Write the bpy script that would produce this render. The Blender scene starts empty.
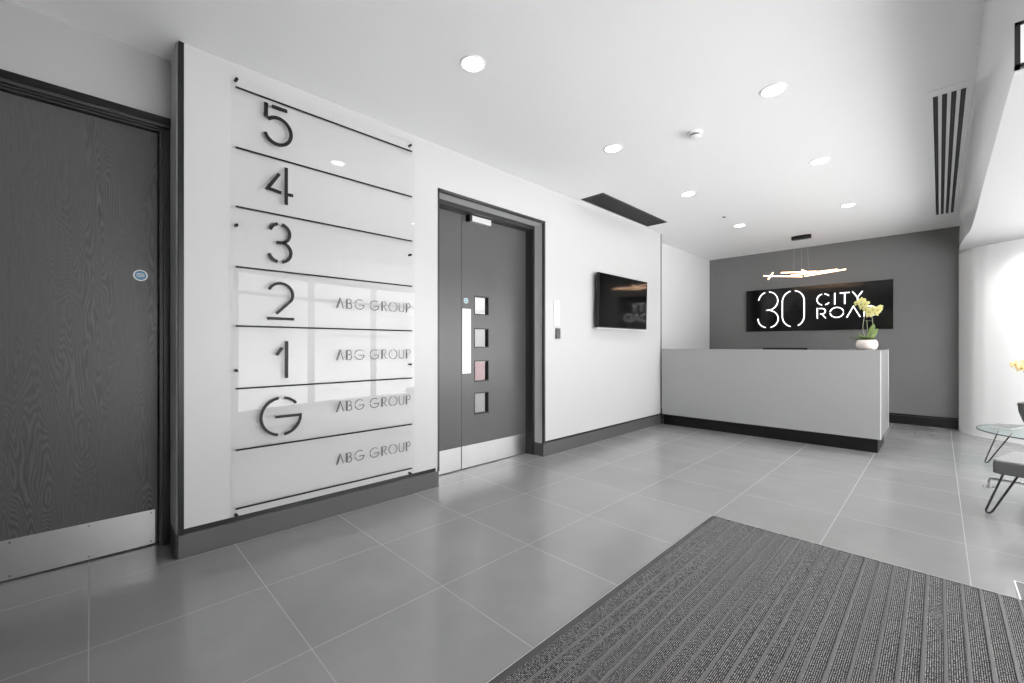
import bpy, bmesh, math, random
from mathutils import Vector, Matrix
random.seed(4)
C = bpy.context.scene.collection
PI = math.pi

# ------------------------------------------------------------------ helpers
def lin(v):
    v = v/255.0
    return v/12.92 if v <= .04045 else ((v+.055)/1.055)**2.4
def rgb(r, g=None, b=None):
    if g is None: g = b = r
    return (lin(r), lin(g), lin(b), 1)

def mat(name, col, rough=.5, metal=0, spec=.5, emit=None, es=0, coat=0, noise=None, bump=None, aniso=None):
    m = bpy.data.materials.new(name); m.use_nodes = True
    nt = m.node_tree; b = nt.nodes['Principled BSDF']
    b.inputs['Base Color'].default_value = col
    b.inputs['Roughness'].default_value = rough
    b.inputs['Metallic'].default_value = metal
    b.inputs['Specular IOR Level'].default_value = spec
    b.inputs['Coat Weight'].default_value = coat
    b.inputs['Coat Roughness'].default_value = .03
    if emit:
        b.inputs['Emission Color'].default_value = emit
        b.inputs['Emission Strength'].default_value = es
    tc = nt.nodes.new('ShaderNodeTexCoord')
    if noise:                       # (scale, amount)  faint mottling of the colour
        n = nt.nodes.new('ShaderNodeTexNoise'); n.inputs['Scale'].default_value = noise[0]; n.inputs['Detail'].default_value = 4
        nt.links.new(tc.outputs['Object'], n.inputs['Vector'])
        r = nt.nodes.new('ShaderNodeMapRange'); r.inputs['To Min'].default_value = 1-noise[1]; r.inputs['To Max'].default_value = 1+noise[1]
        nt.links.new(n.outputs['Fac'], r.inputs['Value'])
        mx = nt.nodes.new('ShaderNodeVectorMath'); mx.operation = 'SCALE'; mx.inputs[0].default_value = col[:3]
        nt.links.new(r.outputs['Result'], mx.inputs['Scale']); nt.links.new(mx.outputs[0], b.inputs['Base Color'])
    if bump:
        n = nt.nodes.new('ShaderNodeTexNoise'); n.inputs['Scale'].default_value = bump[0]; n.inputs['Detail'].default_value = 3
        nt.links.new(tc.outputs['Object'], n.inputs['Vector'])
        u = nt.nodes.new('ShaderNodeBump'); u.inputs['Strength'].default_value = bump[1]; u.inputs['Distance'].default_value = .002
        nt.links.new(n.outputs['Fac'], u.inputs['Height']); nt.links.new(u.outputs[0], b.inputs['Normal'])
    return m

def glass_mat(name, tint=(1, 1, 1, 1), ior=1.45, rough=0.0):
    m = bpy.data.materials.new(name); m.use_nodes = True
    nt = m.node_tree; nt.nodes.clear()
    o = nt.nodes.new('ShaderNodeOutputMaterial'); t = nt.nodes.new('ShaderNodeBsdfTransparent'); t.inputs[0].default_value = tint
    g = nt.nodes.new('ShaderNodeBsdfGlossy'); g.inputs['Roughness'].default_value = rough
    f = nt.nodes.new('ShaderNodeFresnel'); f.inputs['IOR'].default_value = ior
    mx = nt.nodes.new('ShaderNodeMixShader')
    ge = nt.nodes.new('ShaderNodeNewGeometry'); inv = nt.nodes.new('ShaderNodeMath'); inv.operation = 'SUBTRACT'; inv.inputs[0].default_value = 1
    nt.links.new(ge.outputs['Backfacing'], inv.inputs[1]); mu = nt.nodes.new('ShaderNodeMath'); mu.operation = 'MULTIPLY'
    nt.links.new(f.outputs[0], mu.inputs[0]); nt.links.new(inv.outputs[0], mu.inputs[1])
    nt.links.new(mu.outputs[0], mx.inputs[0]); nt.links.new(t.outputs[0], mx.inputs[1]); nt.links.new(g.outputs[0], mx.inputs[2])
    nt.links.new(mx.outputs[0], o.inputs[0])
    return m

class MB:
    def __init__(s): s.bm = bmesh.new()
    def box(s, x0, x1, y0, y1, z0, z1):
        v = [s.bm.verts.new((x, y, z)) for x in (x0, x1) for y in (y0, y1) for z in (z0, z1)]
        for f in ((0,1,3,2),(4,6,7,5),(0,4,5,1),(2,3,7,6),(0,2,6,4),(1,5,7,3)): s.bm.faces.new([v[i] for i in f])
        return s
    def prism(s, pts, z0, z1):      # polygon in plan, extruded upwards
        a = [s.bm.verts.new((x, y, z0)) for x, y in pts]; b = [s.bm.verts.new((x, y, z1)) for x, y in pts]
        n = len(pts)
        s.bm.faces.new(a[::-1]); s.bm.faces.new(b)
        for i in range(n): s.bm.faces.new((a[i], a[(i+1)%n], b[(i+1)%n], b[i]))
        return s
    def hexa(s, p):                 # 4 bottom + 4 top points
        v = [s.bm.verts.new(q) for q in p]
        for f in ((3,2,1,0),(4,5,6,7),(0,1,5,4),(1,2,6,5),(2,3,7,6),(3,0,4,7)): s.bm.faces.new([v[i] for i in f])
        return s
    def lathe(s, prof, c=(0,0,0), n=40, M=None, ends=True):
        M = M or Matrix.Identity(4)
        rings = []
        for r, z in prof:
            if r < 1e-6: rings.append([s.bm.verts.new(Vector(c) + M.to_3x3() @ Vector((0,0,z)))])
            else: rings.append([s.bm.verts.new(Vector(c) + M.to_3x3() @ Vector((r*math.cos(2*PI*i/n), r*math.sin(2*PI*i/n), z))) for i in range(n)])
        for a, b in zip(rings, rings[1:]):
            for i in range(n):
                j = (i+1) % n
                if len(a) == 1 and len(b) == 1: continue
                if len(a) == 1: s.bm.faces.new((a[0], b[j], b[i]))
                elif len(b) == 1: s.bm.faces.new((a[i], a[j], b[0]))
                else: s.bm.faces.new((a[i], a[j], b[j], b[i]))
        if ends:
            for r in (rings[0], rings[-1]):
                if len(r) > 2: s.bm.faces.new(r)
        return s
    def disc(s, c, r, t, axis='Z', n=32, bev=0):   # short cylinder with its base at c, growing along +axis
        M = {'Z': Matrix.Identity(4), 'X': Matrix.Rotation(PI/2, 4, 'Y'), 'Y': Matrix.Rotation(-PI/2, 4, 'X')}[axis]
        prof = [(0, 0), (r, 0), (r, t-bev), (r-bev, t), (0, t)] if bev else [(0, 0), (r, 0), (r, t), (0, t)]
        return s.lathe(prof, c, n, M)
    def tube(s, pts, r, n=12, cap=True):
        pts = [Vector(p) for p in pts]; rings = []
        up = None
        for i, p in enumerate(pts):
            d = (pts[min(i+1, len(pts)-1)] - pts[max(i-1, 0)]).normalized()
            if up is None: up = d.orthogonal().normalized()
            up = (up - d*up.dot(d)).normalized(); q = d.cross(up)
            rr = r[i] if isinstance(r, (list, tuple)) else r
            rings.append([s.bm.verts.new(p + rr*(math.cos(2*PI*k/n)*up + math.sin(2*PI*k/n)*q)) for k in range(n)])
        for a, b in zip(rings, rings[1:]):
            for k in range(n): s.bm.faces.new((a[k], a[(k+1)%n], b[(k+1)%n], b[k]))
        if cap: s.bm.faces.new(rings[0][::-1]); s.bm.faces.new(rings[-1])
        return s
    def ribbon(s, pts, w, t, f):    # stroke of width w along 2-D points, thickness t; f(a, b, c) -> 3-D point
        n = len(pts); L = []; R = []
        for i, (x, y) in enumerate(pts):
            def dr(i0, i1):
                dx, dy = pts[i1][0]-pts[i0][0], pts[i1][1]-pts[i0][1]; l = math.hypot(dx, dy) or 1; return dx/l, dy/l
            d0 = dr(max(i-1,0), max(i,1)) if i > 0 else dr(0, 1)
            d1 = dr(i, i+1) if i < n-1 else d0
            nx, ny = -(d0[1]+d1[1]), d0[0]+d1[0]; l = math.hypot(nx, ny) or 1; nx /= l; ny /= l
            k = 1/max(.5, nx*-d0[1] + ny*d0[0])
            L.append((x+nx*w/2*k, y+ny*w/2*k)); R.append((x-nx*w/2*k, y-ny*w/2*k))
        V = [[s.bm.verts.new(f(p[0], p[1], c)) for p in S] for S in (L, R) for c in (0, t)]
        L0, L1, R0, R1 = V
        for i in range(n-1):
            s.bm.faces.new((L1[i], L1[i+1], R1[i+1], R1[i])); s.bm.faces.new((L0[i], R0[i], R0[i+1], L0[i+1]))
            s.bm.faces.new((L0[i], L0[i+1], L1[i+1], L1[i])); s.bm.faces.new((R0[i], R1[i], R1[i+1], R0[i+1]))
        for i in (0, n-1): s.bm.faces.new((L0[i], L1[i], R1[i], R0[i]))
        return s
    def build(s, name, m, parent=None, bevel=0, smooth=False, seg=2):
        bmesh.ops.recalc_face_normals(s.bm, faces=s.bm.faces[:])
        me = bpy.data.meshes.new(name); s.bm.to_mesh(me); s.bm.free()
        if m: me.materials.append(m)
        if smooth:
            for p in me.polygons: p.use_smooth = True
            try: me.set_sharp_from_angle(angle=math.radians(35))
            except Exception: pass
        o = bpy.data.objects.new(name, me); C.objects.link(o)
        if parent:
            o.parent = parent
            o.matrix_parent_inverse = Matrix.Identity(4)
            o.location = -Vector(parent.location)         # meshes are written in room coordinates
        if bevel:
            b = o.modifiers.new('bevel', 'BEVEL'); b.width = bevel; b.segments = seg; b.limit_method = 'ANGLE'
        return o
def sub(o, parent):                 # make o (room coordinates) a sub-part of a part
    o.parent = parent; o.location = (0, 0, 0); return o
def thing(name, label, cat, loc=(0,0,0), group=None):
    o = bpy.data.objects.new(name, None); C.objects.link(o); o.location = loc; o.empty_display_size = .1
    o['label'] = label; o['category'] = cat
    if group: o['group'] = group
    return o
def tag(o, label, cat, group=None):
    o['label'] = label; o['category'] = cat
    if group: o['group'] = group
    return o
def struct(o, label=None, cat=None):
    o['kind'] = 'structure'
    if label: o['label'] = label
    if cat: o['category'] = cat
    return o
def copy_tree(o, parent=None):
    c = o.copy(); C.objects.link(c); c.parent = parent
    for ch in list(o.children): copy_tree(ch, c)
    return c
def arc(cx, cy, rx, ry, a0, a1, n=24):
    return [(cx+rx*math.cos(math.radians(a0+(a1-a0)*i/n)), cy+ry*math.sin(math.radians(a0+(a1-a0)*i/n))) for i in range(n+1)]
def catmull(pts, n=6):
    P = [pts[0]]+list(pts)+[pts[-1]]; out = []
    for i in range(1, len(P)-2):
        for k in range(n):
            t = k/n
            out.append(tuple(.5*((2*P[i][j])+(-P[i-1][j]+P[i+1][j])*t+(2*P[i-1][j]-5*P[i][j]+4*P[i+1][j]-P[i+2][j])*t*t+(-P[i-1][j]+3*P[i][j]-3*P[i+1][j]+P[i+2][j])*t**3) for j in range(len(pts[0]))))
    out.append(tuple(pts[-1])); return out

# ------------------------------------------------------------------ materials
WALL = mat('white_panel_paint', rgb(197), .38, noise=(1.5, .015))
WALLG = mat("recess_wall_paint", rgb(212), .6, noise=(2, .015))
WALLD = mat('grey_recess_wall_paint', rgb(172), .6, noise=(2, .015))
CEIL = mat('ceiling_paint', rgb(244), .55)
COVE = mat('gloss_white_lining', rgb(236), .12)
DARKWALL = mat('charcoal_wall_paint', rgb(114), .42, noise=(3, .06), bump=(60, .1))
SKIRT = mat('dark_grey_skirting', rgb(84), .32, noise=(5, .05))
BLACKSK = mat('black_skirting', rgb(22), .3)
BLACK = mat('black_trim', rgb(12), .35, spec=.4)
GAP = mat('shadow_gap_black', rgb(22), .6)
FRAME = mat('charcoal_door_frame', rgb(50), .35)
REVEAL = mat('pale_reveal_paint', rgb(228), .5)
DOOR2 = mat('charcoal_door_laminate', rgb(84), .3, noise=(4, .06))
STEEL = mat('brushed_steel', rgb(205), .33, 1, noise=(6, .05))
CHROME = mat('chrome', rgb(165), .12, 1)
ALU = mat('satin_aluminium', rgb(220), .4, .3)
WHITE = mat('white_plastic', rgb(240), .35)
DIRG = glass_mat('clear_acrylic', (.99, .99, .99, 1), 1.42)
GLASS = glass_mat('window_glass', (.98, .98, .98, 1), 1.35)
TABLEG = glass_mat('green_tinged_glass', (.80, .90, .89, 1), 1.7)
LETTER = mat('dark_letter_acrylic', rgb(14), .4, spec=.3)
THIN = mat('thin_letter_vinyl', rgb(60), .5)
DESKG = mat('grey_back_painted_glass', rgb(158), .10)
DESKE = mat('pale_glass_edge', rgb(236), .2)
DESKT = mat('dark_desk_top', rgb(60), .3)
SIGNB = mat('black_gloss_sign', rgb(14), .13, spec=.45)
NEON = mat('lit_white_letter', rgb(255), .4, emit=(1, .97, .98, 1), es=1.5)
WARM = mat('warm_led_diffuser', rgb(255, 235, 215), .4, emit=(1, .62, .38, 1), es=4.2)
LAMP = mat('downlight_diffuser', rgb(255), .4, emit=(1, 1, 1, 1), es=16)
SCREEN = mat('tv_screen', rgb(6), .07, spec=.6)
SLOT = mat('vent_slot_black', rgb(12), .5)
GRILLE = mat('vent_grille_charcoal', rgb(36), .4)
POT = mat('white_ceramic', rgb(238, 226, 220), .35)
LEAF = mat('orchid_leaf', rgb(88, 112, 52), .4, noise=(30, .2))
LEAF2 = mat('young_orchid_leaf', rgb(92, 114, 36), .4, noise=(30, .15))
PETAL = mat('yellow_green_petal', rgb(226, 222, 150), .5, noise=(50, .08))
PETAL2 = mat('cream_petal', rgb(240, 222, 170), .5, noise=(50, .08))
LIP = mat('ochre_flower_lip', rgb(180, 140, 60), .5)
STEM = mat('pale_stem', rgb(150, 158, 130), .5)
BOWL = mat('dark_grey_bowl', rgb(92), .35)
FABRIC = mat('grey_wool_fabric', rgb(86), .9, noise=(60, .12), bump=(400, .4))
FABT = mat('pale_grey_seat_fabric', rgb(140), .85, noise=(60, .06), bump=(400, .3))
BLUE = mat('blue_sign_vinyl', rgb(88, 140, 172), .4)
TEAL = mat('teal_sign_vinyl', rgb(70, 150, 165), .4)
PINK = mat('pink_notice_paper', rgb(214, 176, 182), .7)
MAGZ = mat('magazine_cover', rgb(120), .4)
PAPER = mat('white_paper', rgb(232), .6)
SOIL = mat('potting_bark', rgb(60, 50, 42), .9)

def floor_mat():
    m = mat('grey_porcelain_tile', rgb(128), .2); nt = m.node_tree; b = nt.nodes['Principled BSDF']; L = nt.links
    tc = nt.nodes.new('ShaderNodeTexCoord'); sp = nt.nodes.new('ShaderNodeSeparateXYZ'); L.new(tc.outputs['Object'], sp.inputs[0])
    def M(op, a, b2=None):
        n = nt.nodes.new('ShaderNodeMath'); n.operation = op
        for i, q in enumerate((a, b2)):
            if q is None: continue
            if isinstance(q, (int, float)): n.inputs[i].default_value = q
            else: L.new(q, n.inputs[i])
        return n.outputs[0]
    def line(coord, off, pitch):
        f = M('FRACT', M('DIVIDE', M('SUBTRACT', coord, off), pitch))
        e = M('ABSOLUTE', M('SUBTRACT', f, .5))
        return M('GREATER_THAN', e, .5-.0021/pitch)
    gx = line(sp.outputs['X'], -2.279, .5965); g = M('MAXIMUM', gx, M('MULTIPLY', line(sp.outputs['Y'], -.004, .602), .55))
    # one shade per tile
    fx = M('FLOOR', M('DIVIDE', M('SUBTRACT', sp.outputs['X'], -2.279), .5965)); fy = M('FLOOR', M('DIVIDE', M('SUBTRACT', sp.outputs['Y'], -.004), .602))
    cb = nt.nodes.new('ShaderNodeCombineXYZ'); L.new(fx, cb.inputs[0]); L.new(fy, cb.inputs[1])
    wn = nt.nodes.new('ShaderNodeTexWhiteNoise'); wn.noise_dimensions = '2D'; L.new(cb.outputs[0], wn.inputs['Vector'])
    n1 = nt.nodes.new('ShaderNodeTexNoise'); n1.inputs['Scale'].default_value = 2.2; n1.inputs['Detail'].default_value = 6; n1.inputs['Roughness'].default_value = .6
    L.new(tc.outputs['Object'], n1.inputs['Vector'])
    v = M('ADD', M('MULTIPLY', M('SUBTRACT', n1.outputs['Fac'], .5), .45), M('ADD', M('MULTIPLY', M('SUBTRACT', wn.outputs['Value'], .5), .07), 1))
    sc = nt.nodes.new('ShaderNodeVectorMath'); sc.operation = 'SCALE'; sc.inputs[0].default_value = rgb(133)[:3]; L.new(v, sc.inputs['Scale'])
    mx = nt.nodes.new('ShaderNodeMix'); mx.data_type = 'RGBA'; L.new(g, mx.inputs['Factor']); L.new(sc.outputs[0], mx.inputs['A']); mx.inputs['B'].default_value = rgb(152)
    L.new(mx.outputs['Result'], b.inputs['Base Color'])
    L.new(M('ADD', M('MULTIPLY', g, .4), M('ADD', .13, M('MULTIPLY', n1.outputs['Fac'], .12))), b.inputs['Roughness'])
    bp = nt.nodes.new('ShaderNodeBump'); bp.inputs['Strength'].default_value = .25; bp.inputs['Distance'].default_value = .001; bp.invert = True
    L.new(g, bp.inputs['Height']); L.new(bp.outputs[0], b.inputs['Normal'])
    return m
def wood_mat():
    m = mat('dark_oak_veneer', rgb(84), .36); nt = m.node_tree; b = nt.nodes['Principled BSDF']; L = nt.links
    tc = nt.nodes.new('ShaderNodeTexCoord')
    mp = nt.nodes.new('ShaderNodeMapping'); mp.inputs['Scale'].default_value = (1, 4.5, .75); L.new(tc.outputs['Object'], mp.inputs[0])
    n = nt.nodes.new('ShaderNodeTexNoise'); n.inputs['Scale'].default_value = 1.35; n.inputs['Detail'].default_value = 2.5; n.inputs['Roughness'].default_value = .45; L.new(mp.outputs[0], n.inputs['Vector'])
    def M(op, a, b2=None):
        q = nt.nodes.new('ShaderNodeMath'); q.operation = op
        for i, z in enumerate((a, b2)):
            if z is None: continue
            if isinstance(z, (int, float)): q.inputs[i].default_value = z
            else: L.new(z, q.inputs[i])
        return q.outputs[0]
    rings = M('SINE', M('MULTIPLY', n.outputs['Fac'], 330))
    mp3 = nt.nodes.new('ShaderNodeMapping'); mp3.inputs['Scale'].default_value = (1, 4.2, .25); L.new(tc.outputs['Object'], mp3.inputs[0])
    n3 = nt.nodes.new('ShaderNodeTexNoise'); n3.inputs['Scale'].default_value = 1; n3.inputs['Detail'].default_value = 0; L.new(mp3.outputs[0], n3.inputs['Vector'])
    amp = nt.nodes.new('ShaderNodeMapRange'); amp.inputs['From Min'].default_value = .45; amp.inputs['From Max'].default_value = .62; L.new(n3.outputs['Fac'], amp.inputs['Value'])
    rings = M('MULTIPLY', rings, M('ADD', .12, amp.outputs['Result']))
    mp2 = nt.nodes.new('ShaderNodeMapping'); mp2.inputs['Scale'].default_value = (1, 190, 9); L.new(tc.outputs['Object'], mp2.inputs[0])
    n2 = nt.nodes.new('ShaderNodeTexNoise'); n2.inputs['Scale'].default_value = 1; n2.inputs['Detail'].default_value = 3; L.new(mp2.outputs[0], n2.inputs['Vector'])
    # rings broken up by the pores
    v = M('ADD', 1, M('ADD', M('MULTIPLY', M('MULTIPLY', rings, n2.outputs['Fac']), .75), M('MULTIPLY', M('SUBTRACT', n2.outputs['Fac'], .5), .55)))
    sc = nt.nodes.new('ShaderNodeVectorMath'); sc.operation = 'SCALE'; sc.inputs[0].default_value = rgb(80)[:3]; L.new(v, sc.inputs['Scale']); L.new(sc.outputs[0], b.inputs['Base Color'])
    bp = nt.nodes.new('ShaderNodeBump'); bp.inputs['Strength'].default_value = .35; bp.inputs['Distance'].default_value = .0006
    L.new(v, bp.inputs['Height']); L.new(bp.outputs[0], b.inputs['Normal'])
    return m
def carpet_mat():
    m = mat('ribbed_carpet_strip', rgb(70), .95); nt = m.node_tree; b = nt.nodes['Principled BSDF']; L = nt.links
    tc = nt.nodes.new('ShaderNodeTexCoord'); sp = nt.nodes.new('ShaderNodeSeparateXYZ'); L.new(tc.outputs['Object'], sp.inputs[0])
    q = nt.nodes.new('ShaderNodeMath'); q.operation = 'MULTIPLY'; q.inputs[1].default_value = 2*PI/.0061; L.new(sp.outputs['X'], q.inputs[0])
    s = nt.nodes.new('ShaderNodeMath'); s.operation = 'SINE'; L.new(q.outputs[0], s.inputs[0])
    mp = nt.nodes.new('ShaderNodeMapping'); mp.inputs['Scale'].default_value = (330, 130, 1); L.new(tc.outputs['Object'], mp.inputs[0])
    n = nt.nodes.new('ShaderNodeTexNoise'); n.inputs['Scale'].default_value = 1; n.inputs['Detail'].default_value = 2; L.new(mp.outputs[0], n.inputs['Vector'])
    a = nt.nodes.new('ShaderNodeMath'); a.operation = 'MULTIPLY_ADD'; a.inputs[1].default_value = .16; L.new(s.outputs[0], a.inputs[0]); L.new(n.outputs['Fac'], a.inputs[2])
    cr = nt.nodes.new('ShaderNodeValToRGB'); cr.color_ramp.elements[0].position = .33; cr.color_ramp.elements[1].position = .78
    cr.color_ramp.elements[0].color = rgb(18); cr.color_ramp.elements[1].color = rgb(178)
    e = cr.color_ramp.elements.new(.54); e.color = rgb(42)
    L.new(a.outputs[0], cr.inputs[0]); L.new(cr.outputs[0], b.inputs['Base Color'])
    bp = nt.nodes.new('ShaderNodeBump'); bp.inputs['Strength'].default_value = .8; bp.inputs['Distance'].default_value = .002
    L.new(a.outputs[0], bp.inputs['Height']); L.new(bp.outputs[0], b.inputs['Normal'])
    return m
FLOOR = floor_mat(); WOOD = wood_mat(); CARPET = carpet_mat()

# ------------------------------------------------------------------ the room (camera stands at x=0 y=0; +Y runs along the left wall)
XW, XR, YB, ZC, ZS = -2.895, -3.135, 8.50, 2.80, 2.406
Y0 = .338                             # near end of the boxed-out wall
FAC = [(1.15,7.47),(1.6,7.2),(2.1,6.6),(2.5,5.5),(2.6,4.2),(2.45,2.9),(2.05,1.6),(1.4,.4),(.5,-.65),(-.7,-1.45),(-2.0,-1.95),(-3.3,-2.2)]
floor_pts = [(-3.3,-2.25),(-3.3,8.6),(.3,8.6)] + [(.95,8.55)] + [(x+.12*1, y) for x, y in FAC[:-3]] + [(-.7,-1.6),(-2.0,-2.1)]
struct(MB().prism(floor_pts, -.06, 0).build('floor', FLOOR))
struct(MB().box(-5.0, 3.3, -3.0, 9.2, ZC, ZC+.08).build('ceiling', CEIL))

# left wall, boxed out, with the double-door opening
OY0, OY1, OZ = 2.018, 3.363, 2.447
w = MB()
w.box(XW-.24, XW, .362, OY0, .157, ZC).box(XW-.24, XW, OY1, 5.972, .157, ZC).box(XW-.24, XW, OY0, OY1, OZ, ZC)
w.box(XW-.22, XW-.02, .362, OY0, 0, .157).box(XW-.22, XW-.02, OY1, 5.972, 0, .157)
struct(w.build('wall_left', WALL))
struct(MB().box(XR-.12, XR, -2.3, -.72, 0, ZC).box(XR-.12, XR, -.72, .331, 2.463, ZC).box(XR-.12, XW-.022, .331, .362, 0, ZC).box(XR-.19, XR-.15, -.80, .40, 0, ZC).build('wall_recess', WALLD))  # last box is an added unseen backing that stops light leaking past door_1
struct(MB().box(XR-.12, XR, 5.972, YB, 0, ZC).build('wall_reception', WALLG))
struct(MB().box(XR-.12, .30, YB, YB+.12, 0, ZC).build('wall_back', DARKWALL))
# shadow gap, trims, skirtings
struct(MB().box(XW-.02, XW-.012, .362, OY0, .125, .157).box(XW-.02, XW-.012, OY1, 5.972, .125, .157).build('trim_1', GAP))
struct(MB().box(XW-.022, XW+.002, Y0, .362, .125, ZC).build('trim_2', BLACK))
struct(MB().box(XW-.24, XW+.003, 5.964, 5.984, 0, ZC).build('trim_3', BLACK))
struct(MB().box(XW-.02, XW, Y0, OY0+.012, 0, .125).build('baseboard_left', SKIRT, bevel=.002))
struct(MB().box(XW-.24, XW-.004, Y0-.010, Y0-.0005, 0, .128).build('baseboard_return', BLACKSK))
struct(MB().box(XW-.02, XW, OY1-.03, 5.984, 0, .133).box(XW-.13, XW-.02, OY1-.03, OY1-.018, 0, .133).build('baseboard_left', SKIRT, bevel=.002))
struct(MB().box(-3.13, .185, YB-.018, YB, 0, .125).build('baseboard_back', BLACKSK, bevel=.002))
struct(MB().box(-3.13, .185, YB-.010, YB, .128, .150).build('trim_4', BLACK))
struct(MB().box(XR, XR+.018, 5.99, YB-.02, 0, .15).build('baseboard_reception', BLACKSK, bevel=.002))

# right-hand curved wall, bulkhead and soffit
cw = catmull([(.186,8.51),(.198,8.30),(.278,8.075),(.36,7.965),(.45,7.885),(.66,7.74),(1.15,7.47)], 8)
back = [(x+.12, y+.13) for x, y in cw][::-1]
WC = mat('curved_wall_paint', rgb(244), .6)
o = MB().prism(cw+[(1.25,7.62),(.9,8.62),(.2,8.62)], 0, ZS+.01).build('wall_right', WC); struct(o)
b = MB()
def sect(y, xt, xb):                 # cross-section of the bulkhead lining, softly curved
    return [(xt+(xb-xt)*(i/8)**1.8, y, ZC+(ZS-ZC)*i/8) for i in range(9)]
edge = [(8.51,.186,.188),(7.72,.176,.180),(7.2,.160,.205),(6.6,.150,.240),(5,.150,.240),(3.4,.150,.240),(2.6,.150,.240),(2.1,.12,.21),(1.5,-.02,.08),(.9,-.27,-.17),(0.3,-.72,-.60),(-.5,-1.35,-1.22),(-1.1,-2.1,-2.0),(-1.5,-3.2,-3.1)]
edge = [tuple(e) for e in catmull(edge, 4)]
rows = [sect(*e) for e in edge]
V = [[b.bm.verts.new(p) for p in r] for r in rows]
for r0, r1 in zip(V, V[1:]):
    for i in range(8): b.bm.faces.new((r0[i], r0[i+1], r1[i+1], r1[i]))
struct(b.build('trim_5', COVE, smooth=True))
sp = [(r[-1][0], r[-1][1]) for r in rows] + [(x+.1, y-.05) for x, y in FAC[::-1]] + [(1.0, 8.6), (.2, 8.6)]
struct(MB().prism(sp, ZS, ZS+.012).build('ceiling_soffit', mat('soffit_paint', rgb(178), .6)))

# curved glazed facade on the right and behind the photographer
WFR = mat('window_frame_grey', rgb(150), .4)
for i, (a, c) in enumerate(zip(FAC, FAC[1:])):
    a = Vector(a); c = Vector(c); d = (c-a); L = d.length; d.normalize(); n = Vector((-d.y, d.x))
    if i >= 7:                       # solid wall behind the photographer
        q = [a+n*0, c+n*0, c-n*.1, a-n*.1]
        struct(MB().prism([(p.x, p.y) for p in q], 0, ZC).build('wall_rear', WALL)); continue
    root = bpy.data.objects.new('window_%d' % (i+1), None); C.objects.link(root); root.location = (a.x, a.y, 0); root['kind'] = 'structure'
    def slab(m, s0, s1, t0, t1, z0, z1):
        q = [a+d*s0+n*t0, a+d*s1+n*t0, a+d*s1+n*t1, a+d*s0+n*t1]
        m.hexa([(p.x, p.y, z) for z in (z0, z1) for p in q])
    m = MB()
    slab(m, 0, .045, -.04, .04, 0, ZS); slab(m, L-.045, L, -.04, .04, 0, ZS)
    slab(m, .045, L-.045, -.04, .04, 0, .10); slab(m, .045, L-.045, -.04, .04, ZS-.08, ZS); slab(m, .045, L-.045, -.03, .03, 1.98, 2.03)
    m.build('window_frame', WFR, root)
    m = MB(); slab(m, .045, L-.045, -.004, .004, .10, 1.98); slab(m, .045, L-.045, -.004, .004, 2.03, ZS-.08)
    m.build('window_pane', GLASS, root)

# ------------------------------------------------------------------ door 1 (wood veneer, far left)
D1 = -3.214
def door_root(name, loc, label):
    r = bpy.data.objects.new(name, None); C.objects.link(r); r.location = loc; r['kind'] = 'structure'; r['label'] = label; r['category'] = 'door'; return r
d1 = door_root('door_1', (D1, -.2, 0), 'dark wood veneer door with steel kick plate at far left')
lf = MB().box(D1-.045, D1, -.68, .279, .006, 2.391).build('door_leaf', WOOD, d1, bevel=.0015)
fr = MB()
fr.box(D1-.06, XR-.03, .2835, .300, 0, 2.397).box(D1-.06, XR-.02, .3, .331, 0, 2.407)
fr.box(D1-.06, XR-.045, -.72, .2835, 2.394, 2.402)
fr.box(D1-.06, XR-.020, -.72, .300, 2.400, 2.408)
fr.box(D1-.06, XR+.005, -.72, .331, 2.406, 2.424)
fr.box(D1-.06, XR-.012, -.72, -.685, 0, 2.397)
fr.build('door_frame', FRAME, d1, bevel=.002)
MB().box(D1-.06, XR+.008, -.72, .331, 2.424, 2.463).build('head_trim', BLACK, d1)
kp = MB().box(D1, D1+.002, -.66, .268, .008, .204).build('kick_plate', STEEL, d1)
for y in (-.64, -.28, -.005, .250):
    for z in (.025, .188):
        s = MB().disc((D1+.002, y, z), .004, .0015, 'X', 12).build('screw', mat('screw_steel', rgb(110), .4, 1) if 'screw_steel' not in bpy.data.materials else bpy.data.materials['screw_steel'], d1); sub(s, kp)
def fire_sign(x, y, z, r, body, parent):
    a = MB().disc((x, y, z), r, .0015, 'X', 40).build('door_sign', WHITE, parent)
    a['label'] = 'round blue and white door sign'
    q = MB().disc((x+.0015, y, z), r*.80, .0008, 'X', 40).build('sign_face', body, parent); sub(q, a)
    t = MB()
    for dz, hw in ((.28, .45), (.05, .6), (-.2, .5)):
        t.box(x+.0023, x+.0030, y-r*hw, y+r*hw, z+r*dz-r*.05, z+r*dz+r*.05)
    sub(t.build('sign_text', WHITE, parent), a)
fire_sign(D1, .204, 1.555, .032, BLUE, d1)

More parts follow.
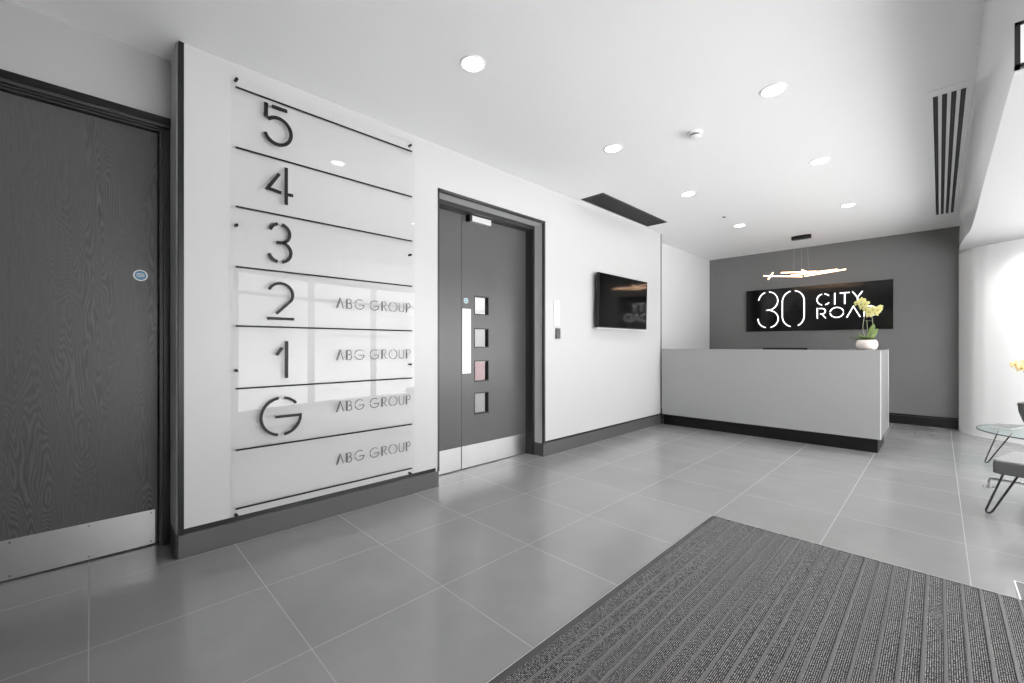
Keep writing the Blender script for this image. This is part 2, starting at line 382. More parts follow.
# ------------------------------------------------------------------ door 2 (leaf and a half, with four vision panels)
D2 = -3.13
d2 = door_root('door_2', (D2, 2.7, 0), 'charcoal double door with four small square glass panels')
LB = 2.446
lf = MB()
ys = [(LB+.002, 2.600), (2.785, 3.318)]
for a, c in ys: lf.box(D2-.045, D2, a, c, .006, 2.373)
zs = [(.495, .702), (.808, 1.010), (1.135, 1.322), (1.450, 1.632)]
zz = [.006] + [q for z in zs for q in z] + [2.373]
for a, c in zip(zz[::2], zz[1::2]): lf.box(D2-.045, D2, 2.600, 2.785, a, c)
LF = lf.build('door_leaf', DOOR2, d2)
LS = MB().box(D2-.045, D2, 2.02, LB-.002, .006, 2.373).build('side_leaf', DOOR2, d2)
for z0, z1 in zs:
    v = MB(); e = .009
    v.box(D2-.046, D2+.002, 2.600, 2.600+e, z0, z1).box(D2-.046, D2+.002, 2.785-e, 2.785, z0, z1).box(D2-.046, D2+.002, 2.600, 2.785, z0, z0+e).box(D2-.046, D2+.002, 2.600, 2.785, z1-e, z1)
    vf = v.build('panel_frame', BLACK, d2)
    p = MB().box(D2-.026, D2-.020, 2.609, 2.776, z0+e, z1-e).build('glass_panel', GLASS, d2); sub(p, vf)
MB().box(D2, D2+.002, LB+.006, 3.312, .008, .214).build('kick_plate', STEEL, d2)
MB().box(D2, D2+.002, 2.03, LB-.006, .008, .214).build('kick_plate', STEEL, d2)
PULLM = mat('pale_push_plate', rgb(226), .35, .4)
MB().box(D2, D2+.003, LB+.012, LB+.112, .893, 1.499).build('push_plate', PULLM, d2, bevel=.001)
fire_sign(D2, LB+.055, 1.575, .026, TEAL, d2)
cl = MB().box(D2, D2+.055, 2.53, 2.77, 2.318, 2.372).build('door_closer', ALU, d2, bevel=.003)
sub(MB().box(D2, D2+.057, 2.500, 2.530, 2.316, 2.374).build('end_cap', BLACK, d2), cl)
f = MB()
f.box(D2-.06, -3.03, 3.322, 3.350, 0, 2.380).box(D2-.06, -3.10, 3.316, 3.322, 0, 2.376)
f.box(D2-.06, -3.03, 2.02, 3.350, 2.378, 2.418).box(D2-.06, -3.03, 2.012, 2.018, 0, 2.38)
f.build('door_frame', FRAME, d2, bevel=.002)
r_ = MB()
r_.box(-3.03, XW-.004, 3.350, 3.363, .133, 2.435).box(-3.03, XW-.004, 2.012, 3.363, 2.421, 2.447).box(-3.03, XW-.004, 2.006, 2.018, .125, 2.42)
r_.build('reveal_lining', REVEAL, d2)
e = MB()
e.box(XW-.02, XW+.003, 3.337, 3.363, .133, 2.447).box(XW-.02, XW+.003, 2.018, 2.034, .125, 2.447).box(XW-.02, XW+.003, 2.018, 3.363, 2.421, 2.447)
e.build('edge_trim', FRAME, d2)
# corridor beyond the doors
struct(MB().box(-4.6, -4.5, .9, 5.6, 0, ZC).box(-4.5, -3.2, .9, 1.0, 0, ZC).box(-4.5, -3.2, 5.5, 5.6, 0, ZC).box(-4.6, -3.3, .9, 5.6, -.06, 0).build('wall_corridor', WALLG))
tag(MB().box(-4.5, -4.492, 3.62, 3.95, .66, .93).build('notice_sheet', PINK), 'pink notice sheet seen through the third glass panel of the door', 'notice')

# ------------------------------------------------------------------ directory sign
XD = -2.868; kD = XD/XW
H = 1.155
fy = lambda y: y*kD
fz = lambda z: H+(z-H)*kD
def fd(a, c, t): return (XD+t, fy(a), fz(c))
dr = thing('directory_sign', 'tall clear wall panel listing floors 5 to G between the two doors', 'sign', (XD, fy(1.19), 0))
MB().box(XD-.006, XD, fy(.582), fy(1.800), .131, 2.728).build('acrylic_panel', DIRG, dr)
for y in (.608, 1.768):
    for z in (2.713, 1.86, 1.008, .160):
        MB().disc((XW, fy(y), fz(z)), .0085, XD-XW+.006, 'X', 20, .002).build('standoff', LETTER, dr)
for z in (2.664, 2.312, 1.967, 1.615, 1.269, .9025, .543, .2005):
    MB().ribbon([(.602, z), (1.778, z)], .0105, .003, fd).build('divider_line', LETTER, dr)
W = .020
def num(name, strokes, w=W):
    m = MB()
    for s in strokes: m.ribbon(s, w, .006, fd)
    m.build(name, LETTER, dr)
num('numeral', [[(.761, 2.636), (.761, 2.553)], [(.792, 2.627), (.880, 2.627)], arc(.826, 2.483, .076, .082, 135, -160, 36)])
num('numeral', [[(.874, 2.271), (.874, 2.038)], [(.834, 2.222), (.770, 2.118), (.846, 2.106)], [(.884, 2.105), (.914, 2.105)]], .019)
num('numeral', [arc(.838, 1.852, .056, .058, 165, 103), arc(.838, 1.852, .056, .058, 78, -90)+[(.818, 1.794)], arc(.838, 1.736, .063, .062, 75, -78), arc(.838, 1.736, .063, .062, 195, 258)], .019)
num('numeral', [arc(.842, 1.472, .070, .070, 158, -28, 24)+[(.818, 1.352)], [(.768, 1.322), (.920, 1.322)]], .017)
num('numeral', [[(.876, 1.183), (.876, .951)], [(.850, 1.142), (.818, 1.096)]], .019)
num('numeral', [arc(.846, .714, .113, .115, 97, 260, 30), arc(.846, .714, .113, .115, 82, 40), arc(.846, .714, .113, .115, -82, -12)+[(.958, .712), (.812, .712)]], .017)
def tenant(z):
    m = MB(); h = .068; w = .0045; y = 1.188
    def S(*pts): m.ribbon([(y+a*h, z+b*h) for a, b in pts], w, .002, fd)
    def A(cx, cy, rx, ry, a0, a1): m.ribbon([(y+a*h, z+b*h) for a, b in arc(cx, cy, rx, ry, a0, a1)], w, .002, fd)
    def letter(ch):
        nonlocal y
        if ch == 'A': S((0, -.05), (.36, 1), (.42, 1)); S((.42, 1), (.74, 0)); S((.14, 0), (.40, .82)); adv = .98
        elif ch == 'B': S((0, 0), (0, 1)); S((.10, 0), (.10, 1)); A(.30, .76, .20, .22, 90, -90); S((.2, .98), (.3, .98)); A(.30, .27, .26, .27, 90, -90); S((.2, .54), (.3, .54)); S((.18, 0), (.3, 0)); adv = .86
        elif ch == 'G': A(.5, .5, .5, .5, 50, 172); A(.5, .5, .5, .5, 188, 350); S((.99, .44), (.42, .44)); adv = 1.25
        elif ch == 'R': S((0, 0), (0, 1)); S((.10, 0), (.10, 1)); A(.28, .76, .24, .24, 90, -90); S((.2, 1), (.28, 1)); S((.22, .48), (.60, 0)); adv = .82
        elif ch == 'O': A(.5, .5, .5, .5, 100, 260); A(.5, .5, .5, .5, -80, 80); adv = 1.18
        elif ch == 'U': S((0, 1), (0, .35)); A(.3, .33, .3, .33, 180, 262); A(.3, .33, .3, .33, -80, 0); S((.6, .33), (.6, 1)); adv = .84
        elif ch == 'P': S((0, -.05), (0, 1)); S((.10, 0), (.10, 1)); A(.28, .74, .24, .26, 90, -90); S((.2, 1), (.28, 1)); S((.2, .48), (.28, .48)); adv = .6
        else: adv = .32
        y += adv*h*1.055
    for ch in 'ABG': letter(ch)
    m.build('tenant_name', THIN, dr); m = MB()
    for ch in ' GROUP': letter(ch)
    m.build('tenant_name', THIN, dr)
for z in (1.411, 1.056, .703, .343): tenant(z)

# ------------------------------------------------------------------ entry plate and tv on the left wall
ip = thing('entry_reader', 'white wall plate with grey card reader between door and television', 'card reader', (XW, 3.555, 1.226))
MB().box(XW-.003, XW+.012, 3.500, 3.590, 1.368, 1.640).build('wall_plate', WHITE, ip, bevel=.003)
MB().box(XW-.003, XW+.022, 3.528, 3.592, 1.228, 1.340).build('reader', mat('reader_grey', rgb(84), .4), ip, bevel=.004)

TVX = -2.815
tv = thing('television', 'black flat screen television mounted on the white wall', 'television', (TVX, 4.80, 1.36))
tv.rotation_euler = (0, math.radians(1.2), 0)
tb = MB().box(-.045, 0, -.580, .580, .0, .655).build('tv_case', BLACK, None, bevel=.004); tb.parent = tv
sc_ = MB().box(0, .0025, -.573, .573, .022, .648).build('screen', SCREEN, None); sc_.parent = tv
bz = MB().box(-.043, .004, -.585, .585, -.006, .008).build('bottom_bezel', ALU, None); bz.parent = tv
mt = MB().box(-.09, -.045, -.15, .15, .22, .44).build('wall_bracket', BLACK, None); mt.parent = tv

# light switch behind the desk
lsw = tag(MB().box(XR, XR+.012, 6.335, 6.425, 1.135, 1.315).build('light_switch', WHITE, bevel=.003), 'white wall switch on the recessed wall above the left end of the desk', 'switch')

# ------------------------------------------------------------------ reception desk
dk = thing('reception_desk', 'long grey gloss reception desk with black plinth', 'desk', (-1.65, 6.0, 0))
YF, XE = 5.935, -.437
MB().box(-2.862, XE-.006, YF, YF+.02, .155, 1.105).build('front_panel', DESKG, dk, bevel=.0015)
MB().box(XE-.010, XE, YF+.012, 6.90, .155, 1.105).build('side_panel', mat('grey_side_glass', rgb(136), .3), dk, bevel=.0015)
MB().box(XE-.006, XE+.001, YF-.001, YF+.012, .155, 1.106).build('corner_edge', DESKE, dk)
MB().box(XE-.002, XE+.0025, 6.885, 6.90, .155, 1.106).build('corner_edge', DESKE, dk)
MB().box(-2.862, XE-.012, YF+.02, 6.20, 1.080, 1.103).box(XE-.35, XE-.012, 6.20, 6.898, 1.080, 1.103).build('counter_top', DESKT, dk)
MB().box(-2.862, XE-.35, 6.20, 6.72, .735, .76).build('work_surface', DESKT, dk)
MB().box(-2.862, XE-.030, YF+.062, YF+.082, 0, .155).box(XE-.050, XE-.030, YF+.082, 6.72, 0, .155).build('plinth', BLACK, dk)
MB().box(-2.862, XE-.02, 6.19, 6.20, .155, 1.08).build('inner_panel', DESKT, dk)

mo = thing('computer_monitor', 'black computer monitor just showing above the desk counter', 'monitor', (-1.43, 6.46, .76))
MB().box(-1.68, -1.18, 6.44, 6.47, .83, 1.124).build('display', BLACK, mo, bevel=.004)
MB().box(-1.45, -1.41, 6.47, 6.49, .77, 1.0).build('stand', BLACK, mo)
MB().box(-1.53, -1.33, 6.38, 6.54, .76, .772).build('base', BLACK, mo, bevel=.003)

# ------------------------------------------------------------------ orchids
def leaf_mb(m, p0, d, length, width, droop, side=None):
    n = 9; d = Vector(d).normalized(); side = Vector(side) if side else d.cross(Vector((0,0,1)))
    side = side.normalized()
    rows = []
    for i in range(n+1):
        t = i/n; p = Vector(p0)+d*length*t+Vector((0,0,-droop*t*t))
        w_ = width*math.sin(PI*min(1, .12+t*.88))**.7*.5
        rows.append([m.bm.verts.new(p+side*w_*k+Vector((0,0,abs(k)*w_*.35))+Vector((0,0,dz))) for k in (-1, 0, 1) for dz in (0,)] )
    low = [[m.bm.verts.new(v.co-Vector((0,0,.0022))) for v in r] for r in rows]
    for A, B in ((rows, 1), (low, 0)):
        for r0, r1 in zip(A, A[1:]):
            for k in (0, 1):
                q = (r0[k], r0[k+1], r1[k+1], r1[k]); m.bm.faces.new(q if B else q[::-1])
    for k in (0, 2):
        for i in range(n): m.bm.faces.new((rows[i][k], rows[i+1][k], low[i+1][k], low[i][k]))
    for i in (0, n):
        for k in (0, 1): m.bm.faces.new((rows[i][k], rows[i][k+1], low[i][k+1], low[i][k]))
def flower(par, p, face, s, petal, lip):
    z = Vector(face).normalized(); x = z.cross(Vector((0,0,1))).normalized(); y = x.cross(z)*-1
    if y.z < 0: y = -y
    m = MB()
    for ang, L, wd in ((90, 1, .52), (18, 1.05, .95), (162, 1.05, .95), (-42, .95, .5), (-138, .95, .5)):
        a = math.radians(ang); dd = x*math.cos(a)+y*math.sin(a); ss = x*-math.sin(a)+y*math.cos(a)
        N = 7; R = []
        for i in range(N+1):
            t = i/N; w_ = s*wd*.5*math.sin(PI*min(1, .08+.92*t))**.6
            c = Vector(p)+dd*s*L*t+z*(s*.16*math.sin(t*PI)-s*.10*t)
            R.append([m.bm.verts.new(c+ss*w_*k+z*(-abs(k)*w_*.25+o_)) for o_ in (0, -.0012) for k in (-1, 0, 1)])
        for r0, r1 in zip(R, R[1:]):
            for k in (0, 1):
                m.bm.faces.new((r0[k], r0[k+1], r1[k+1], r1[k])); m.bm.faces.new((r0[k+3], r1[k+3], r1[k+4], r0[k+4]))
    f_ = m.build('flower', petal, par, smooth=True)
    l_ = MB(); l_.lathe([(0, -.2*s), (.14*s, -.1*s), (.17*s, .05*s), (.10*s, .22*s), (0, .3*s)], Vector(p)+z*s*.1-y*s*.12, 12, z.to_track_quat('Z', 'Y').to_matrix().to_4x4())
    sub(l_.build('lip', lip, par, smooth=True), f_)

ox, oy, oz = -.580, 6.24, 1.1035
oc = thing('potted_orchid', 'yellow orchid in a round white pot on the reception desk', 'potted plant', (ox, oy, oz))
pt = MB().lathe([(0, 0), (.066, 0), (.086, .016), (.097, .05), (.097, .078), (.086, .108), (.077, .115), (.071, .111), (.075, .098), (0, .096)], (ox, oy, oz), 48).build('pot', POT, oc, smooth=True)
MB().lathe([(0, .09), (.073, .098), (.05, .112), (0, .116)], (ox, oy, oz), 24).build('bark', SOIL, oc, smooth=True)
top = Vector((ox, oy, oz+.11))
for d_, L_, w_, dp in (((-1, .2, .42), .19, .040, .03), ((-.8, -.6, .6), .14, .045, .03), ((.8, -.5, .5), .11, .05, .03), ((-.2, -1, .7), .12, .05, .03), ((.3, 1, .5), .13, .05, .03), ((-.6, .5, .75), .15, .04, .03), ((-.9, -.2, .15), .16, .035, .0)):
    m = MB(); leaf_mb(m, top, d_, L_, w_, dp); m.build('leaf', LEAF, oc, smooth=True)
m = MB(); leaf_mb(m, top+Vector((.02, 0, 0)), (.22, -.05, .95), .19, .060, 0, (.9, .35, -.15)); m.build('leaf', LEAF2, oc, smooth=True)
m = MB(); leaf_mb(m, top+Vector((.03, 0, 0)), (.42, .05, .85), .15, .05, 0, (.8, .5, -.35)); m.build('leaf', LEAF2, oc, smooth=True)
sA = catmull([tuple(top), (ox-.035, oy, oz+.25), (ox-.015, oy, oz+.45), (ox-.045, oy-.03, oz+.53)], 6)
sB = catmull([tuple(top+Vector((.03, 0, 0))), (ox+.055, oy, oz+.22), (ox+.045, oy, oz+.40), (ox+.07, oy-.03, oz+.47)], 6)
MB().tube(sA, .003, 8).build('stem', STEM, oc, smooth=True); MB().tube(sB, .003, 8).build('stem', STEM, oc, smooth=True)
MB().tube([(ox-.018, oy, oz+.33), (ox+.052, oy, oz+.33)], .002, 6).tube([(ox+.012, oy, oz+.10), (ox+.000, oy, oz+.34)], .0022, 6).build('support_stake', STEM, oc)
fc = (-.35, -1, .1)
for dx, dz, s_ in ((-.075, .470, .044), (-.040, .495, .046), (-.008, .460, .046), (-.030, .425, .042), (.000, .395, .038)):
    flower(oc, (ox+dx-.004, oy-.035, oz+dz+.062), (fc[0]+dx*3, -1, .1), s_, PETAL, LIP)
for dx, dz, s_ in ((.045, .375, .042), (.080, .400, .046), (.120, .390, .042), (.095, .355, .044), (.140, .425, .026), (.045, .335, .034)):
    flower(oc, (ox+dx-.022, oy-.045, oz+dz+.055), (fc[0]+dx*2, -1, .1), s_, PETAL, LIP)

# ------------------------------------------------------------------ lit name sign on the back wall
sg = thing('wall_sign', 'black back wall sign reading 30 CITY ROAD in glowing white strokes', 'sign', (-1.485, YB, 1.40))
YS = YB-.035
MB().box(-2.478, -.484, YS, YB-.006, 1.404, 2.142).build('sign_board', SIGNB, sg, bevel=.002)
def fs(a, c, t): return (a, YS-.002-t, c)
def neon(name, strokes, w):
    m = MB()
    for s in strokes: m.ribbon(s, w, .010, fs)
    m.build(name, NEON, sg)
def pill(cx, z0, z1, rx, ry, n=14):   # stadium outline: right and left halves, with stencil gaps at the top and bottom
    R = arc(cx, z1-ry, rx, ry, 80, 0, n)+arc(cx, z0+ry, rx, ry, 0, -64, n); Lh = arc(cx, z1-ry, rx, ry, 104, 180, n)+arc(cx, z0+ry, rx, ry, 180, 256, n)
    return R, Lh
neon('digit', [arc(-2.124, 1.935, .148, .160, 172, 108), arc(-2.124, 1.935, .148, .160, 84, -78)+[(-2.150, 1.775)],
               arc(-2.124, 1.620, .154, .152, 78, -76), arc(-2.124, 1.620, .158, .152, 176, 256)], .0145)
R, Lh = pill(-1.750, 1.474, 2.084, .158, .180)
neon('digit', [R, Lh], .015)
neon('letter', [arc(-1.328, 1.903, .088, .090, 38, 82), arc(-1.328, 1.903, .088, .090, 104, 256, 30), arc(-1.328, 1.903, .088, .090, -76, -36)], .0145)
neon('letter', [[(-1.182, 1.996), (-1.182, 1.811)]], .015)
neon('letter', [[(-1.118, 1.988), (-.994, 1.988)], [(-1.056, 1.988), (-1.056, 1.811)]], .0145)
neon('letter', [[(-.958, 1.996), (-.898, 1.905), (-.838, 1.996)], [(-.898, 1.905), (-.898, 1.811)]], .0145)
neon('letter', [[(-1.412, 1.770), (-1.412, 1.598)], [(-1.390, 1.758), (-1.350, 1.758)]+arc(-1.350, 1.713, .045, .045, 80, -90)+[(-1.375, 1.668)], [(-1.350, 1.665), (-1.300, 1.598)]], .0145)
neon('letter', [arc(-1.157, 1.684, .086, .080, 8, 172, 26), arc(-1.157, 1.684, .086, .080, -172, -8, 26)], .0145)
neon('letter', [[(-1.030, 1.598), (-.948, 1.768), (-.866, 1.598)]], .0145)
neon('letter', [[(-.818, 1.770), (-.818, 1.598)], [(-.795, 1.759), (-.745, 1.759)]+arc(-.745, 1.684, .080, .075, 90, -90)+[(-.795, 1.609)]], .0145)

# ------------------------------------------------------------------ pendant lamp over the desk
pn = thing('pendant_lamp', 'warm glowing bar pendant lamp hanging over the reception desk', 'lamp', (-1.46, 7.56, ZC))
q = [( -1.46+.125*math.copysign(abs(math.cos(a))**.7, math.cos(a)), 7.56+.055*math.copysign(abs(math.sin(a))**.7, math.sin(a))) for a in [2*PI*i/36 for i in range(36)]]
MB().prism(q, ZC-.05, ZC).build('canopy', BLACK, pn, bevel=.003)
bars = [((-1.945, 7.50, 2.247), (-1.455, 7.60, 2.193)), ((-1.700, 7.46, 2.262), (-1.110, 7.66, 2.242)), ((-1.430, 7.63, 2.200), (-.925, 7.50, 2.222)), ((-1.925, 7.68, 2.215), (-1.790, 7.38, 2.262)), ((-1.42, 7.40, 2.262), (-1.36, 7.72, 2.236)), ((-1.60, 7.60, 2.228), (-1.02, 7.52, 2.235))]
for a, c in bars:
    a = Vector(a); c = Vector(c)
    bb = MB().tube([a, c], .0095, 10).build('light_bar', WARM, pn)
    d_ = (c-a).normalized()*.012
    sub(MB().tube([a+Vector((0,0,.009)), c+Vector((0,0,.009))], .0055, 6).build('bar_housing', GRILLE, pn), bb)
for (x0, y0), e_ in (((-1.55, 7.56), (-1.56, 7.575, 2.21)), ((-1.46, 7.57), (-1.455, 7.54, 2.255)), ((-1.39, 7.56), (-1.37, 7.61, 2.21))):
    MB().tube([(x0, y0, ZC-.03), e_], .0007, 6).build('wire', ALU, pn)

# ------------------------------------------------------------------ ceiling fittings
dl0 = None
spots = [(-1.92, 1.585, 'white round downlight nearest the camera above the directory panel'), (-1.92, 3.095, 'white round downlight above the double door, second in its row'), (-1.92, 4.60, 'white round downlight beside the ceiling grille near the television'), (-1.93, 6.31, 'white round downlight above the left end of the desk'),
         (-.755, 3.12, 'large bright round downlight right of the smoke detector'), (-.755, 4.614, 'white round downlight, middle one of the right hand row'), (-.755, 6.305, 'white round downlight above the right end of the desk'), (-.755, 1.60, 'white round downlight out of shot above the entrance mat'), ]
for x, y, lab in spots[:7]:
    if dl0 is None:
        dl0 = thing('downlight', lab, 'ceiling light', (x, y, ZC), 'ceiling downlights'); t = dl0
        MB().lathe([(.060, -.003), (.066, -.007), (.074, -.006), (.078, 0), (.060, 0), (.060, -.003)], (x, y, ZC), 40, ends=False).build('trim_ring', WHITE, t, smooth=True)
        MB().disc((x, y, ZC-.004), .060, .003, 'Z', 40).build('diffuser', LAMP, t)
    else:
        t = copy_tree(dl0); t.location = (x, y, ZC); t['label'] = lab
for x, y, lab in spots:
    l = bpy.data.lights.new('downlight_beam', 'SPOT'); l.energy = 44 if y < 5 else 66; l.spot_size = math.radians(104); l.spot_blend = .8; l.shadow_soft_size = .05
    o = bpy.data.objects.new('downlight_beam', l); C.objects.link(o); o.location = (x, y, ZC-.03)

for x, y in ((.75, 6.9), (1.35, 6.0), (.95, 4.9), (.72, 7.35)):      # unseen spots added under the soffit to brighten the curved wall and table
    l = bpy.data.lights.new('soffit_fill', 'SPOT'); l.energy = 38; l.spot_size = math.radians(150); l.spot_blend = .9; l.shadow_soft_size = .05
    o = bpy.data.objects.new('soffit_fill', l); C.objects.link(o); o.location = (x, y, ZS-.03)

sd = thing('smoke_detector', 'small round white smoke detector on the ceiling between the downlights', 'smoke detector', (-1.331, 3.314, ZC))
SD = mat('detector_vent', rgb(120), .5)
MB().lathe([(0, 0), (.054, 0), (.054, -.012), (.048, -.018), (0, -.018)], (-1.331, 3.314, ZC), 36).build('base', WHITE, sd, smooth=True)
MB().lathe([(.036, -.018), (.036, -.032), (0, -.032)], (-1.331, 3.314, ZC), 36, ends=False).build('sensing_chamber', SD, sd)
MB().lathe([(0, -.032), (.043, -.032), (.038, -.042), (.018, -.047), (0, -.047)], (-1.331, 3.314, ZC), 36).build('cap', WHITE, sd, smooth=True)
tag(MB().lathe([(0, 0), (.022, 0), (.016, -.009), (0, -.011)], (-1.944, 5.757, ZC), 20).build('ceiling_sensor', SD, smooth=True), 'tiny round sensor on the ceiling near the desk', 'sensor')

vg = thing('ceiling_grille', 'long black ventilation grille in the ceiling beside the white wall', 'vent', (-2.70, 4.69, ZC))
X0, X1, VY0, VY1 = -2.842, -2.552, 3.915, 5.452
MB().box(X0, X0+.022, VY0, VY1, ZC-.006, ZC).box(X1-.022, X1, VY0, VY1, ZC-.006, ZC).box(X0, X1, VY0, VY0+.022, ZC-.006, ZC).box(X0, X1, VY1-.022, VY1, ZC-.006, ZC).build('frame', GRILLE, vg, bevel=.001)
MB().box(X0+.02, X1-.02, VY0+.02, VY1-.02, ZC-.0015, ZC).build('backing', SLOT, vg)
m = MB()
for i in range(9):
    x = X0+.036+i*.0272; m.hexa([(x, VY0+.02, ZC-.005), (x+.003, VY0+.02, ZC-.005), (x+.003, VY1-.02, ZC-.005), (x, VY1-.02, ZC-.005), (x+.008, VY0+.02, ZC-.001), (x+.011, VY0+.02, ZC-.001), (x+.011, VY1-.02, ZC-.001), (x+.008, VY1-.02, ZC-.001)])
m.build('louvres', SLOT, vg)

sv = thing('slot_diffuser', 'white ceiling air diffuser with four long black slots', 'vent', (.045, 5.74, ZC))
MB().box(-.062, .138, 3.86, 7.60, ZC-.0035, ZC).build('face_plate', CEIL, sv, bevel=.001)
for i in range(4):
    x = -.031+i*.0425
    s_ = MB().box(x, x+.024, 3.955, 7.535, ZC-.0052, ZC-.0038).build('slot', SLOT, sv)
    m = MB()
    y = 4.15
    while y < 7.5: m.box(x+.001, x+.023, y, y+.008, ZC-.0062, ZC-.005); y += .33
    m.box(x+.010, x+.013, 3.955, 7.535, ZC-.0062, ZC-.005)
    sub(m.build('slot_clips', GRILLE, sv), s_)

# hanging framed sign at the soffit, top right
hs = thing('hanging_sign', 'dark framed white blade sign hanging at the top right corner', 'sign', (.36, 2.58, 2.2))
sx0, sx1, sy, sz0, sz1 = .205, .62, 2.545, 2.224, 2.400
m = MB(); e_ = .014
m.box(sx0, sx0+e_, sy-.012, sy+.012, sz0, sz1).box(sx1-e_, sx1, sy-.012, sy+.012, sz0, sz1).box(sx0, sx1, sy-.012, sy+.012, sz0, sz0+e_).box(sx0, sx1, sy-.012, sy+.012, sz1-e_, sz1)
m.build('sign_frame', GRILLE, hs)
MB().box(sx0+e_, sx1-e_, sy-.008, sy+.008, sz0+e_, sz1-e_).build('sign_panel', WHITE, hs)
for x in (.30, .53): MB().tube([(x, sy, sz1-.004), (x, sy, ZS+.004)], .006, 8).build('hanger', GRILLE, hs)

# ------------------------------------------------------------------ entrance mat
em = thing('entrance_mat', 'large dark ribbed entrance mat on the tiled floor', 'mat', (0, 1.6, 0))
MX0, MX1, MY0, MY1 = -1.085, .99, .02, 2.985
MB().box(MX0+.030, MX1-.030, MY0, MY1-.006, .0005, .0045).build('carpet', CARPET, em)
MB().box(MX0, MX0+.030, MY0, MY1, .0005, .006).box(MX1-.030, MX1, MY0, MY1, .0005, .006).box(MX0+.03, MX1-.03, MY1-.006, MY1, .0005, .006).build('rubber_border', mat('mat_rubber', rgb(56), .5), em)
MB().box(MX0-.004, MX0-.0005, MY0, MY1, .0003, .004).box(MX0-.004, MX1, MY1+.0005, MY1+.0025, .0003, .003).build('metal_edge', ALU, em)
RIB = mat('mat_rib_aluminium', rgb(92), .42, .25)
for k in range(-18, 17):
    x = .0163+k*.0593
    if MX0+.045 < x < MX1-.04: MB().box(x-.0055, x+.0055, MY0, MY1-.006, .0044, .0075).build('rib', RIB, em, bevel=.001)
fm = thing('floor_box', 'grey floor access cover with a pale metal edge at the right of the mat', 'floor cover', (.5, 2.9, 0))
MB().box(.262, .80, 2.992, 3.21, .0003, .002).build('cover', mat('cover_grey', rgb(98), .5), fm)
MB().box(.256, .262, 2.992, 3.216, .0003, .003).box(.262, .80, 3.21, 3.216, .0003, .003).build('metal_edge', ALU, fm)

# ------------------------------------------------------------------ seating corner on the right
def hairpin(par, foot, t1, t2, r, m_):
    foot = Vector(foot); t1 = Vector(t1); t2 = Vector(t2)
    d1_ = (t1-foot).normalized(); d2_ = (t2-foot).normalized(); a = .030
    mid = (d1_+d2_).normalized(); bot = foot+Vector((0,0,r))
    side = (t2-t1).normalized()
    p1 = bot+mid*a*.9-side*.016; p2 = bot+mid*a*.9+side*.016
    arcp = [bot+mid*.022*(1-math.sin(PI*i/8))*1.0-side*.016*math.cos(PI*i/8) for i in range(9)]
    MB().tube([t1]+arcp+[t2], r, 10).build('leg', m_, par, smooth=True)
LEGB = mat('black_hairpin_steel', rgb(24), .35)
st = thing('upholstered_bench', 'grey upholstered bench on black hairpin legs at the right edge', 'bench', (.7, 4.55, 0))
c, s = math.cos(-.30), math.sin(-.30)
def bt(u, v, z): return (.249+u*c-v*s, 4.36+u*s+v*c, z)
# base cushion with rounded corners
def rounded(L, D, r, n=6):
    pts = []
    for cx, cy, a in ((L-r, D-r, 0), (r, D-r, 90), (r, r, 180), (L-r, r, 270)):
        for i in range(n+1): t = math.radians(a+90*i/n); pts.append((cx+r*math.cos(t), cy+r*math.sin(t)))
    return pts
bp_ = rounded(.95, .46, .035)
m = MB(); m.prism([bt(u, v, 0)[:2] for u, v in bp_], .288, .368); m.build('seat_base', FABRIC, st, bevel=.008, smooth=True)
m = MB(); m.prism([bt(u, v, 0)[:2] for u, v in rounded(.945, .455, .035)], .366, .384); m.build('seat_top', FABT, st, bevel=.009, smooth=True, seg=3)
for u, v, su, sv_ in ((.035, .05, -1, -1), (.40, .38, -1, 1), (.91, .05, 1, -1), (.91, .40, 1, 1)):
    hairpin(st, bt(u+su*.055, v+sv_*.03, 0), bt(u+.01, v, .29), bt(u+.075, v, .29) if su < 0 else bt(u-.075, v, .29), .0062, LEGB)

tcx, tcy, tr, th = .82, 6.32, .56, .335
tb_ = thing('coffee_table', 'round glass coffee table on black hairpin legs beside the curved wall', 'table', (tcx, tcy, 0))
MB().lathe([(0, th-.012), (tr-.004, th-.012), (tr, th-.008), (tr, th-.004), (tr-.004, th), (0, th)], (tcx, tcy, 0), 72).build('glass_top', TABLEG, tb_, smooth=True)
m = MB().lathe([(tr+.001, th-.011), (tr+.002, th-.006), (tr+.001, th-.001), (tr-.002, th-.0005), (tr-.002, th-.0115), (tr+.001, th-.011)], (tcx, tcy, 0), 72, ends=False)
m.build('rim', mat('dark_glass_rim', rgb(62, 72, 72), .2), tb_, smooth=True)
for a in (187, 75, -45, 300-30):
    a = math.radians(a); dx, dy = math.cos(a), math.sin(a); R_ = tr-.06
    foot = (tcx+dx*R_, tcy+dy*R_, 0)
    hairpin(tb_, foot, (tcx+dx*(R_-.09)-dy*-.045, tcy+dy*(R_-.09)+dx*-.045, th-.013), (tcx+dx*(R_-.16)-dy*.045, tcy+dy*(R_-.16)+dx*.045, th-.013), .0055, LEGB)
mg = thing('magazine', 'grey covered magazine lying on the glass table', 'magazine', (.40, 6.50, th))
MB().hexa([(.345, 6.44, th+.0015), (.49, 6.36, th+.0015), (.58, 6.58, th+.0015), (.43, 6.66, th+.0015), (.345, 6.44, th+.012), (.49, 6.36, th+.012), (.58, 6.58, th+.012), (.43, 6.66, th+.012)]).build('pages', PAPER, mg)
MB().hexa([(.343, 6.438, th+.012), (.492, 6.357, th+.012), (.583, 6.582, th+.012), (.428, 6.664, th+.012), (.343, 6.438, th+.014), (.492, 6.357, th+.014), (.583, 6.582, th+.014), (.428, 6.664, th+.014)]).build('cover', MAGZ, mg)
bx, by = .665, 6.40
bo = thing('flower_bowl', 'pale yellow orchids in a dark grey bowl on the glass table', 'potted plant', (bx, by, th))
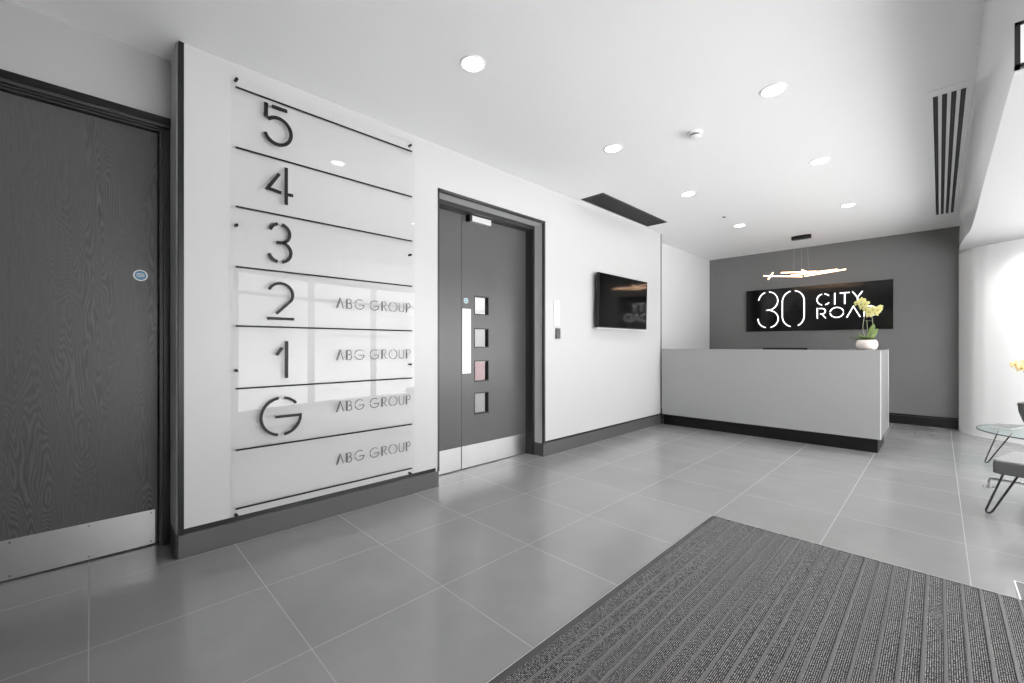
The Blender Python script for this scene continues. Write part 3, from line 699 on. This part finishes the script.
MB().lathe([(0, 0), (.045, 0), (.055, .012), (.10, .09), (.126, .18), (.132, .262), (.128, .266), (.122, .255), (.115, .18), (0, .17)], (bx, by, th+.001), 48).build('bowl', BOWL, bo, smooth=True)
MB().lathe([(0, .20), (.10, .20), (.118, .225), (0, .235)], (bx, by, th), 24).build('moss', mat('moss', rgb(120, 122, 90), .9), bo)
for i in range(3):
    a = i*2.1; MB().tube(catmull([(bx, by, th+.22), (bx-.05*math.cos(a), by+.03*math.sin(a), th+.42), (bx-.10+.05*i, by-.01*i, th+.60-.02*i)], 6), .003, 8).build('stem', STEM, bo, smooth=True)
for dx, dz, s_ in ((-.145, .635, .045), (-.105, .600, .05), (-.060, .625, .05), (-.015, .59, .05), (.04, .62, .05), (.09, .60, .05), (-.08, .66, .04), (.0, .65, .045)):
    flower(bo, (bx+dx, by-.02, th+dz), (-.3+dx, -1, .3), s_, PETAL2, LIP)
for d_ in ((-1, -.3, .5), (1, .2, .5), (.2, -1, .6), (-.2, 1, .6)):
    m = MB(); leaf_mb(m, (bx, by, th+.22), d_, .17, .05, .05); m.build('leaf', LEAF, bo, smooth=True)

ch = thing('chair_base', 'low chrome foot and tube of a chair behind the grey bench', 'chair base', (.32, 5.2, 0))
MB().disc((.285, 5.20, 0), .038, .006, 'Z', 28, .002).build('foot_pad', CHROME, ch, smooth=True)
MB().tube(catmull([(.285, 5.20, .004), (.285, 5.20, .045), (.292, 5.20, .066), (.315, 5.20, .073), (.60, 5.16, .073), (1.0, 5.12, .073)], 6), .009, 12).build('tube', CHROME, ch, smooth=True)
MB().disc((1.0, 5.12, 0), .038, .066, 'Z', 28, .002).build('foot_pad', CHROME, ch, smooth=True)

# ------------------------------------------------------------------ light
SKY, GROUND_FILL = 4.6, 8.0
wd = bpy.data.worlds.new('sky'); bpy.context.scene.world = wd; wd.use_nodes = True
bg = wd.node_tree.nodes['Background']; bg.inputs[0].default_value = (1, 1, 1, 1)
nt = wd.node_tree; tc = nt.nodes.new('ShaderNodeTexCoord'); sp_ = nt.nodes.new('ShaderNodeSeparateXYZ'); nt.links.new(tc.outputs['Generated'], sp_.inputs[0])
mr = nt.nodes.new('ShaderNodeMapRange'); mr.inputs['From Min'].default_value = -.06; mr.inputs['From Max'].default_value = .03
mr.inputs['To Min'].default_value = GROUND_FILL; mr.inputs['To Max'].default_value = SKY      # stronger fill added below the horizon to light the ceiling, white overcast sky above
nt.links.new(sp_.outputs['Z'], mr.inputs['Value']); nt.links.new(mr.outputs[0], bg.inputs[1])
l = bpy.data.lights.new('corridor_lamp', 'AREA'); l.energy = 42; l.size = .6
o = bpy.data.objects.new('corridor_lamp', l); C.objects.link(o); o.location = (-3.95, 3.4, ZC-.03)

# ------------------------------------------------------------------ camera
cam = bpy.data.cameras.new('camera'); co = bpy.data.objects.new('camera', cam); C.objects.link(co)
cam.sensor_width = 36; cam.sensor_fit = 'HORIZONTAL'; cam.lens = 424.7/1024*36
cam.shift_y = (345.5-341.5)/1024; cam.clip_start = .02
co.location = (0, 0, H); co.rotation_euler = (PI/2, 0, math.radians(45.19))
sc = bpy.context.scene; sc.camera = co
sc.view_settings.view_transform = 'Standard'; sc.view_settings.look = 'None'; sc.view_settings.gamma = 1
sc.view_settings.use_curve_mapping = False; sc.view_settings.exposure = .16
